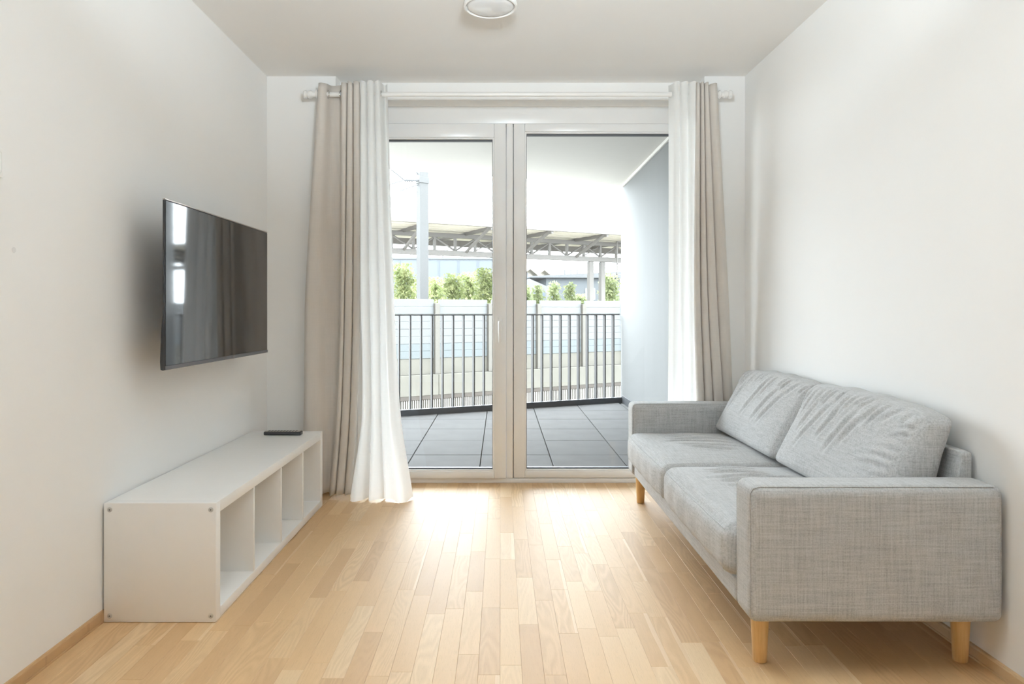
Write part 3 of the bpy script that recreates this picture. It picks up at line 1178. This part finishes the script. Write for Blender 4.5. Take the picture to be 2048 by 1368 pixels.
cl = curtain('curtain', [(a, b, low(b, c), c, d, e) for a, b, c, d, e in KL], None, 2.42, 0.022, M['beige'],
             'heavy beige curtain gathered at the left end of the rod beside the television', seed=3)
grommets(cl, ((656, 0.5), (684, -0.5)))
KW = [(718, 719, 722.5, 699, .045, .02), (722.6, 723.2, 726.6, 703, -.008, -.03), (723.5, 724.3, 727.6, 704.5, -.032, -.06), (727, 729, 732.5, 714, -.040, -.078), (732.5, 737, 741, 730, -.034, -.06),
      (734, 739, 743, 736, -.008, -.01), (735, 740, 744, 737.5, -.008, -.01), (737, 743, 747, 741, -.030, -.05), (742, 749, 753, 750, -.040, -.062), (747.5, 756.5, 760.5, 765, -.034, -.05),
      (749, 758.5, 762.5, 769, -.010, -.01), (750, 759.5, 763.5, 771, -.010, -.01), (752, 762, 766.5, 774, -.030, -.04), (757, 769, 775, 786, -.040, -.06), (760.5, 774.5, 783.5, 801, -.030, -.088),
      (764, 778.5, 789, 812, .022, -.075), (768, 782, 794, 820, .032, -.04), (772, 786, 799, 825, .015, -.01), (775, 788, 801, 827, -.012, .012)]
cw = curtain('curtain', KW, None, 2.425, 0.005, M['white_cloth'],
             'white curtain flaring to the floor beside the balcony door handle side of the left group', seed=5, crumple=0.014, dbot=0.0, thick=0)
cw['label'] = 'thin white curtain left of the balcony door, flaring out over the floor'
grommets(cw, ((761, 0.3),))
KRW = [(1339, 1339, 1336, .025, .02), (1342, 1342, 1340, -.005, -.005), (1345, 1345, 1344, -.032, -.03), (1350, 1351, 1351, -.040, -.034), (1356, 1357, 1358.5, -.034, -.028), (1358, 1359, 1360.6, -.014, -.01),
       (1359, 1360, 1361.8, -.014, -.01), (1361, 1362, 1364.5, -.033, -.027), (1367, 1368, 1371.5, -.040, -.034), (1372.5, 1373.5, 1378, -.034, -.028), (1374.5, 1375.2, 1380, -.014, -.01), (1375.5, 1376, 1381, -.014, -.01),
       (1377.5, 1378, 1383.5, -.032, -.026), (1383, 1382, 1388.5, -.040, -.033), (1388.5, 1385, 1393.5, -.034, -.026), (1390.3, 1385.5, 1395, -.006, -.004)]
c3 = curtain('curtain', [(a, b, low(b, c, .6), c, d, e) for a, b, c, d, e in KRW], None, 2.42, 0.02, M['white_cloth'],
             'narrow white curtain hanging straight behind the far sofa arm', seed=8, dbot=0.055, thick=0)
grommets(c3, ((1347, 0.5),))
KRB = [(1391, 1387, 1397, .022, .016), (1391, 1387, 1398, -.030, -.025), (1394, 1391.5, 1404, -.040, -.034), (1396.6, 1397, 1411.5, -.034, -.028),
       (1397.8, 1399.6, 1414.6, -.012, -.008), (1398.4, 1400.2, 1415.4, -.012, -.008), (1399.4, 1401.4, 1417, -.032, -.027), (1402, 1406.5, 1424.5, -.040, -.034),
       (1404, 1411.2, 1431.8, -.035, -.028), (1405, 1412.8, 1434, -.012, -.008), (1405.6, 1413.4, 1434.8, -.012, -.008), (1406.6, 1414.8, 1436.6, -.032, -.027),
       (1410, 1422, 1446, -.040, -.034), (1413, 1429.6, 1454, -.035, -.028), (1414.3, 1431, 1456, -.010, -.006), (1415.2, 1432, 1457.2, -.008, -.004),
       (1418, 1436, 1460, -.022, -.016), (1425, 1446, 1466, -.034, -.024), (1432, 1455, 1472, -.018, -.010)]
c4 = curtain('curtain', [(a, b, low(b, c, .6), c, d, e) for a, b, c, d, e in KRB], None, 2.415, 0.02, M['beige'],
             'beige curtain with sharp pleats at the right end of the rod behind the sofa', seed=9, dbot=0.055)

# ------------------------------------------------------------------ ceiling lamp
lp = empty('ceiling_lamp', (-0.044, 3.07, ZC))
tag(lp, 'round flat white ceiling lamp, switched off, at the top edge', 'ceiling lamp')
MB().lathe([(0.108, -0.0005), (0.110, -0.055), (0.1165, -0.058), (0.1175, -0.066), (0.1165, -0.075), (0.1100, -0.0765), (0.107, -0.073), (0.106, -0.066)], 64).build('housing', M['rod'], lp, True, 30)
MB().lathe([(0.1055, -0.064), (0.104, -0.068), (0.095, -0.0745), (0.075, -0.080), (0.045, -0.0845), (0.0, -0.086)], 64).build('diffuser', M['lampglass'], lp, True, 60)

# ------------------------------------------------------------------ wall switch at the left picture edge
sd = 1.915
sw_ = empty('light_switch', (XL, sd, 1.468))
tag(sw_, 'white switch plate on the left wall at the picture edge', 'switch')
MB().box(0.0004, 0.009, -0.041, 0.041, 0, 0.082, 0.003).build('plate', M['rod'], sw_, True)
MB().box(0.0092, 0.013, -0.029, 0.029, 0.012, 0.070, 0.003).build('rocker', M['rod'], sw_, True)

# ------------------------------------------------------------------ low shelf unit
CX0, CX1, CY0, CY1, CZ = XL + 0.0085, -1.000, 2.45, 3.918, 0.42
sh = empty('shelf_unit', ((CX0 + CX1) / 2, (CY0 + CY1) / 2, 0))
tag(sh, 'low white shelf unit with four open compartments under the television', 'shelf unit')
cx, cy = sh.location[:2]
B = 0.0012
T = 0.04


def cb_(nm, x0, x1, y0, y1, z0, z1):
    return MB().box(x0 - cx, x1 - cx, y0 - cy, y1 - cy, z0, z1, B).build(nm, M['cab'], sh, True, 30)


e1 = cb_('end_panel', CX0, CX1, CY0, CY0 + T, 0.0022, CZ)
e2 = cb_('end_panel', CX0, CX1, CY1 - T, CY1, 0.0022, CZ)
cb_('top_panel', CX0, CX1, CY0 + T + 0.0002, CY1 - T - 0.0002, CZ - T, CZ)
cb_('bottom_panel', CX0, CX1, CY0 + T + 0.0002, CY1 - T - 0.0002, 0.003, T)
inner = CY1 - CY0 - 2 * T
cw_ = (inner - 3 * 0.016) / 4
for i in range(3):
    a = CY0 + T + (i + 1) * cw_ + i * 0.016
    cb_('divider', CX0 + 0.002, CX1 - 0.0005, a, a + 0.016, T + 0.0002, CZ - T - 0.0002)
for yy in (CY0 + 0.004, CY1 - T + 0.004):
    cb_('plinth_strip', CX0 + 0.004, CX1 - 0.004, yy, yy + T - 0.008, 0.0002, 0.0020)
for (ax, az) in ((0.021, 0.024), (0.021, 0.397), (0.376, 0.024), (0.376, 0.397)):
    mt = Matrix.Translation((CX0 - cx + ax, CY0 - cy - 0.0001, az)) @ Matrix.Rotation(math.pi / 2, 4, 'X')
    s1 = MB()
    s1.lathe([(0.0085, -0.001), (0.0085, 0.0012), (0.0065, 0.0024), (0.0042, 0.0024)], 24, mt)
    s1.lathe([(0.0042, 0.0023), (0.004, 0.0010), (0.0, 0.0010)], 6, mt)
    so = s1.build('screw', M['screwhead'], e1, True, 30)
    hex_ = MB().lathe([(0.0030, 0.0), (0.0030, 0.0027), (0, 0.0027)], 6, mt).build('screw_socket', M['screwdark'], e1)

# remote control
rm = empty('remote_control', (px(566, 3.80), 3.805, CZ + 0.0003), math.radians(-1.5))
tag(rm, 'slim black remote control lying on the far end of the white shelf unit', 'remote control')
MB().box(-0.101, 0.101, -0.022, 0.022, 0, 0.019, 0.004, 3).build('body', M['plastic_black'], rm, True)
MB().box(-0.094, 0.094, -0.0175, 0.0175, 0.0192, 0.0205, 0.0006, 1).build('face_plate', M['silver'], rm)
bt = None
for i in range(10):
    for j in range(3):
        if bt is None:
            o = MB().box(-0.0045, 0.0045, -0.0035, 0.0035, 0, 0.0014, 0.0008, 1).build('button', M['rubber'], rm)
            bt = o.data
        else:
            o = link('button', bt, None, rm)
        o.location = (-0.076 + i * 0.0165, -0.0105 + j * 0.0105, 0.0206)

# ------------------------------------------------------------------ television
tv = empty('television', (-1.243, 3.149, 0.875), math.atan2(1.114, 0.007))
tag(tv, 'flat black television on a wall bracket above the white shelf unit', 'television')
W2, HT = 0.557, 0.635
MB().box(-W2, W2, 0, 0.010, 0.0, HT, 0.0025, 2).build('panel_frame', M['plastic_black'], tv, True)
P = np.array([[(-W2 + 0.005, -0.0006, 0.016), (-W2 + 0.005, -0.0006, HT - 0.005)], [(W2 - 0.005, -0.0006, 0.016), (W2 - 0.005, -0.0006, HT - 0.005)]])
MB().box(-W2 + 0.004, W2 - 0.004, -0.0012, -0.0001, 0.016, HT - 0.004).build('screen', M['screen'], tv)
MB().box(-W2, W2, -0.0006, 0.0095, HT + 0.0001, HT + 0.0040).build('top_trim', M['silver'], tv)
MB().box(-W2, W2, -0.0030, 0.0, 0.0002, 0.0145, 0.001, 1).build('lower_bezel', M['rubber'], tv, True)
MB().prism([(0.0102, -0.003), (0.020, 0.0), (0.022, 0.03), (0.018, 0.14), (0.0125, 0.20), (0.0102, 0.205)], 'x', -W2 + 0.004, W2 - 0.004, 0.002).build('rear_housing', M['plastic_black'], tv, True)
bk = MB()
bk.box(-0.12, 0.12, 0.148, 0.156, 0.20, 0.46, 0.002, 1)
bk.box(-0.03, 0.03, 0.05, 0.149, 0.27, 0.38, 0.004, 1)
bk.box(-0.20, -0.17, 0.0345, 0.052, 0.16, 0.50, 0.002, 1)
bk.box(0.17, 0.20, 0.0345, 0.052, 0.16, 0.50, 0.002, 1)
bk.box(-0.21, 0.21, 0.040, 0.052, 0.30, 0.35, 0.002, 1)
bk.build('wall_bracket', M['rubber'], tv)
tx = bpy.data.curves.new('logo', 'FONT')
tx.body = 'LG'
tx.size = 0.014
tx.extrude = 0.0003
tx.align_x = 'CENTER'
to = bpy.data.objects.new('logo_tmp', tx)
C.objects.link(to)
dg = bpy.context.evaluated_depsgraph_get()
tme = bpy.data.meshes.new_from_object(to.evaluated_get(dg))
bpy.data.objects.remove(to)
lo_ = link('logo', tme, M['silver'], tv)
lo_.rotation_euler = (math.pi / 2, 0, 0)
lo_.location = (0.09, -0.0036, 0.0025)

# ------------------------------------------------------------------ sofa
SY0, SY1, AW = 2.05, 4.03, 0.14
SX0, SX1 = 0.735, 1.487
LZ = 0.172
so = empty('sofa', (1.10, 3.04, 0))
tag(so, 'light grey fabric two-cushion sofa on pale wooden legs along the right wall', 'sofa')
sox, soy = 1.10, 3.04


def rcube(nx, ny, nz):
    """closed unit cube surface grid [-1,1]^3: verts, quads"""
    idx = {}
    V, Q = [], []

    def vid(i, j, k):
        key = (i, j, k)
        if key not in idx:
            idx[key] = len(V)
            V.append((2 * i / nx - 1, 2 * j / ny - 1, 2 * k / nz - 1))
        return idx[key]
    for i in range(nx):
        for j in range(ny):
            Q.append((vid(i, j, 0), vid(i, j + 1, 0), vid(i + 1, j + 1, 0), vid(i + 1, j, 0)))
            Q.append((vid(i, j, nz), vid(i + 1, j, nz), vid(i + 1, j + 1, nz), vid(i, j + 1, nz)))
    for i in range(nx):
        for k in range(nz):
            Q.append((vid(i, 0, k), vid(i + 1, 0, k), vid(i + 1, 0, k + 1), vid(i, 0, k + 1)))
            Q.append((vid(i, ny, k), vid(i, ny, k + 1), vid(i + 1, ny, k + 1), vid(i + 1, ny, k)))
    for j in range(ny):
        for k in range(nz):
            Q.append((vid(0, j, k), vid(0, j, k + 1), vid(0, j + 1, k + 1), vid(0, j + 1, k)))
            Q.append((vid(nx, j, k), vid(nx, j + 1, k), vid(nx, j + 1, k + 1), vid(nx, j, k + 1)))
    return np.array(V), Q


def round_box(V, size, r):
    """V in [-1,1]^3 -> rounded box of full size with radius r (per axis scaled)"""
    h = np.array(size) / 2
    p = V * h
    inn = np.clip(p, -(h - r), h - r)
    d = p - inn
    L = np.linalg.norm(d, axis=1)
    Lm = np.max(np.abs(d), axis=1)
    k = np.where(L > 1e-9, Lm / np.maximum(L, 1e-9), 0)
    # map cube-corner offsets to the sphere
    return inn + d * k[:, None]


def nz_smooth(p, seed, amp, freq):
    rr = np.random.RandomState(seed)
    out = np.zeros(len(p))
    for i in range(5):
        k = rr.normal(size=3) * freq
        out += np.sin(p @ k + rr.rand() * 6.28)
    return out * amp / 5


def block(name, x0, x1, y0, y1, z0, z1, r, seed, n=(40, 12, 24), amp=0.0015):
    V, Q = rcube(*n)
    p = round_box(V, (x1 - x0, y1 - y0, z1 - z0), r)
    c = np.array(((x0 + x1) / 2, (y0 + y1) / 2, (z0 + z1) / 2))
    w = nz_smooth(p, seed, amp, 9)
    nrm = p - np.clip(p, -np.array((x1 - x0, y1 - y0, z1 - z0)) / 2 + r, np.array((x1 - x0, y1 - y0, z1 - z0)) / 2 - r)
    ln = np.linalg.norm(nrm, axis=1)
    nrm = nrm / np.maximum(ln, 1e-9)[:, None]
    p = p + nrm * w[:, None] + c - np.array((sox, soy, 0))
    me = bpy.data.meshes.new(name)
    me.from_pydata(p.tolist(), [], Q)
    me.update()
    return link(name, me, M['linen'], so, True, 0)


def seam(name, pts, par, r=0.0022):
    pts = [Vector(p) - Vector((sox, soy, 0)) for p in pts]
    return MB().tube(pts, r, 6).build(name, M['linen'], par, True, 0)


a1 = block('armrest', SX0, SX1, SY0, SY0 + AW, LZ, 0.578, 0.028, 1)
a2 = block('armrest', SX0, SX1, SY1 - AW, SY1, LZ, 0.578, 0.028, 2)
for a, y0, y1 in ((a1, SY0, SY0 + AW), (a2, SY1 - AW, SY1)):
    for yy in (y0 + 0.012, y1 - 0.012):
        seam('seam', [(SX0 + 0.0035, yy, z) for z in np.linspace(LZ + 0.02, 0.555, 12)] + [(SX0 + 0.012, yy, 0.570)] +
             [(x_, yy + (0.000), 0.5745) for x_ in np.linspace(SX0 + 0.03, SX1 - 0.03, 20)], a, 0.0016)
block('base_frame', SX0 + 0.008, SX1 - 0.01, SY0 + AW + 0.001, SY1 - AW - 0.001, LZ + 0.002, 0.252, 0.012, 3, n=(24, 60, 8), amp=0.001)
# backrest: wedge with leaning front
V, Q = rcube(10, 60, 24)
p = round_box(V, (0.09, SY1 - SY0 - 2 * AW - 0.002, 0.40), 0.012)
zz_ = p[:, 2] + 0.20 + 0.253
t = np.clip((zz_ - 0.253) / 0.40, 0, 1)
frontx = 1.385 + 0.062 * t
backx = 1.484
u_ = (p[:, 0] + 0.045) / 0.09
xx_ = frontx + (backx - frontx) * u_
p = np.stack([xx_ - sox, p[:, 1] + (SY0 + SY1) / 2 - soy, zz_], 1)
me = bpy.data.meshes.new('backrest')
me.from_pydata(p.tolist(), [], Q)
me.update()
link('backrest', me, M['linen'], so, True, 0)


def crease(P, Q2, width, depth, fade=0.25):
    """returns f(a,b): valley with raised lips along the segment P->Q2 in a 2-D parameter plane (metres)"""
    P, Q2 = np.array(P, float), np.array(Q2, float)
    d = Q2 - P
    L = np.linalg.norm(d)
    d /= L
    nn = np.array((-d[1], d[0]))

    def f(a, b):
        q = np.stack([a, b], 1) - P
        t = (q @ d) / L
        bend = 0.02 * L * np.sin(t * 3.1)
        s = (q @ nn - bend) / width
        m = np.clip(t / fade, 0, 1) * np.clip((1 - t) / fade, 0, 1)
        m = m * m * (3 - 2 * m)
        return depth * m * (-np.exp(-s * s) + 0.75 * np.exp(-(s - 1.7) ** 2) + 0.55 * np.exp(-(s + 1.8) ** 2))
    return f


def seat_cushion(y0, y1, seed, creases):
    x0, x1, z0, z1 = 0.706, 1.345, 0.253, 0.418
    nx, ny = 64, 190
    V, Q = rcube(nx, ny, 20)
    size = (x1 - x0, y1 - y0, z1 - z0)

    def deform(Vin):
        p = round_box(Vin, size, 0.045)
        a, b = Vin[:, 0], Vin[:, 1]
        up = np.clip((Vin[:, 2] + 0.2) / 1.2, 0, 1)
        wx = p[:, 0] + (x0 + x1) / 2
        wy = p[:, 1] + (y0 + y1) / 2
        crown = 0.022 * (1 - np.abs(b) ** 2.5) * (1 - np.abs(a) ** 3)
        f = np.zeros(len(p))
        for cfn in creases:
            f += cfn(wx, wy)
        fr_ = np.clip((-Vin[:, 0] + 0.2) / 1.2, 0, 1)
        top = np.clip((Vin[:, 2] - 0.6) / 0.4, 0, 1)
        p[:, 2] += up * crown + f * top + top * nz_smooth(p, seed, 0.004, 9)
        # front face bulges
        p[:, 0] -= 0.016 * (Vin[:, 0] < -0.5) * (1 - np.abs(b) ** 3) * (1 - Vin[:, 2] ** 2) * np.clip((-Vin[:, 0] - 0.5) * 2, 0, 1)
        p[:, 0] += 0.002 * np.sin(wy * 37 + seed) * fr_ * (1 - top)
        p += np.array(((x0 + x1) / 2 - sox, (y0 + y1) / 2 - soy, (z0 + z1) / 2))
        return p
    p = deform(V)
    me = bpy.data.meshes.new('seat_cushion')
    me.from_pydata(p.tolist(), [], Q)
    me.update()
    o = link('seat_cushion', me, M['linen'], so, True, 0)
    # welt seams along the front upper and lower edges
    for zc in (0.86, -0.86):
        pts = deform(np.array([(-1.0, b, zc) for b in np.linspace(-0.93, 0.93, 60)]))
        MB().tube([tuple(q) for q in pts], 0.0018, 6).build('seam', M['linen'], o, True, 0)
    return o


YM = 3.045
IA, IB = SY0 + AW + 0.002, SY1 - AW - 0.002
rc = random.Random(5)


def seat_creases(y_a, y_b, n):
    out = []
    for k in range(n):
        yy = y_a + (y_b - y_a) * k / (n - 1) + rc.uniform(-0.008, 0.008)
        m = abs(k - (n - 1) / 2) / ((n - 1) / 2)
        xa = 0.78 + 0.09 * m + rc.uniform(-0.02, 0.03)
        xb = 1.24 - 0.10 * m + rc.uniform(-0.08, 0.02)
        sl = rc.uniform(0.015, 0.06)
        out.append(crease((xa, yy + sl), (xb, yy - sl), rc.uniform(0.012, 0.018), rc.uniform(0.008, 0.012) * (1.1 - 0.5 * m), 0.35))
    return out


cr_far = seat_creases(3.34, 3.74, 6)
cr_near = seat_creases(2.54, 2.95, 7)
seat_cushion(IA, YM - 0.003, 11, cr_near)
seat_cushion(YM + 0.003, IB, 12, cr_far)


def back_cushion(y0, y1, seed, creases, ztilt=0.0, lean=0.0):
    """section corners in (x,z): A front-bottom, B front-top, C back-top, D back-bottom"""
    A = np.array((1.175, 0.437))
    Bp = np.array((1.356, 0.765))
    Cp = np.array((1.456, 0.764))
    Dp = np.array((1.378, 0.437))
    nw, nl, nh = 16, 190, 84
    V, Q = rcube(nw, nl, nh)
    L = y1 - y0

    def deform(Vin):
        q = round_box(Vin, (0.16, L, 0.36), 0.038) / np.array((0.08, L / 2, 0.18))
        w_, l_, h_ = q[:, 0], q[:, 1], q[:, 2]
        s = (w_ + 1) / 2
        t = (h_ + 1) / 2
        bot = A[None] * (1 - s)[:, None] + Dp[None] * s[:, None]
        top = Bp[None] * (1 - s)[:, None] + Cp[None] * s[:, None]
        xz = bot * (1 - t)[:, None] + top * t[:, None]
        y = (y0 + y1) / 2 + l_ * L / 2
        # bulge of the front, swell of the top
        hl = t * 0.38
        f = np.zeros(len(q))
        for cfn in creases:
            f += cfn(y, hl)
        front = np.clip((-Vin[:, 0] + 0.0) / 1.0, 0, 1)
        fm = front ** 1.5
        bul = 0.034 * (1 - np.abs(l_) ** 3) * (1 - np.abs(h_) ** 2.5)
        nrm = np.array((-0.875, 0.48))
        dsp = fm * (bul + f + nz_smooth(np.stack([xz[:, 0], y, xz[:, 1]], 1), seed, 0.006, 10))
        xz = xz + nrm[None] * dsp[:, None]
        topm = np.clip((h_ - 0.2) / 0.8, 0, 1)
        xz[:, 1] += topm * (0.020 * (1 - np.abs(l_) ** 2.2) + ztilt * l_ + 0.004 * np.sin(y * 29 + seed) * s)
        xz[:, 0] += topm * lean * l_
        # end faces swell
        y = y + 0.012 * np.sign(Vin[:, 1]) * (np.abs(Vin[:, 1]) > 0.98) * (1 - h_ ** 2) * (1 - w_ ** 2)
        # ripple of the puckered top seam
        y = y + 0.0
        return np.stack([xz[:, 0] - sox, y - soy, xz[:, 1]], 1)
    p = deform(V)
    me = bpy.data.meshes.new('back_cushion')
    me.from_pydata(p.tolist(), [], Q)
    me.update()
    o = link('back_cushion', me, M['linen'], so, True, 0)
    loop = [(-0.93, b, 0.97) for b in np.linspace(-0.93, 0.93, 70)]
    MB().tube([tuple(v) for v in deform(np.array(loop))], 0.0024, 6).build('seam', M['linen'], o, True, 0)
    for e in (-1, 1):
        lp_ = [(-0.90, e * 0.985, b) for b in np.linspace(-0.85, 0.90, 40)]
        MB().tube([tuple(v) for v in deform(np.array(lp_))], 0.0024, 6).build('seam', M['linen'], o, True, 0)
    return o


def back_creases(y0, y1, seed, dens):
    r_ = random.Random(seed)
    L = y1 - y0
    out = []
    n = int(16 * dens)
    for i in range(n):      # short puckers below the top seam
        yy = y0 + L * (i + 0.5) / n + r_.uniform(-0.015, 0.015)
        ln = r_.uniform(0.05, 0.14)
        out.append(crease((yy, 0.375), (yy + r_.uniform(0.0, 0.06), 0.375 - ln), 0.008 + r_.uniform(0, 0.004), 0.0050, 0.3))
    for i in range(int(5 * dens)):   # long soft folds running down the face
        yy = y0 + L * r_.uniform(0.12, 0.75)
        out.append(crease((yy, 0.34), (yy + r_.uniform(0.08, 0.18), r_.uniform(0.08, 0.18)), 0.012, 0.0065, 0.35))
    return out


bn0, bn1 = IA + 0.035, YM + 0.0
cn = back_creases(bn0, bn1, 3, 1.0)
rr_ = random.Random(8)
for k in range(9):          # puckers fanning from the near side seam
    hh = 0.07 + 0.032 * k
    cn.append(crease((bn0 + 0.01, hh), (bn0 + rr_.uniform(0.09, 0.2), hh + rr_.uniform(-0.03, 0.02)), 0.009, 0.005, 0.3))
back_cushion(bn0, bn1, 21, cn, ztilt=0.010, lean=-0.008)
bf0, bf1 = YM + 0.012, IB - 0.01
back_cushion(bf0, bf1, 22, back_creases(bf0, bf1, 4, 0.8), ztilt=0.0, lean=-0.006)

# legs
lgm = None
for lx, ly in ((0.812, 2.185), (1.440, 2.185), (0.800, 3.985), (1.440, 3.90)):
    if lgm is None:
        o = MB().lathe([(0.0195, 0.0005), (0.0212, 0.003), (0.0295, 0.176), (0.0295, 0.1765)], 32).build('leg', M['birch'], so, True, 40)
        lgm = o.data
    else:
        o = link('leg', lgm, None, so)
    o.location = (lx - sox, ly - soy, 0)
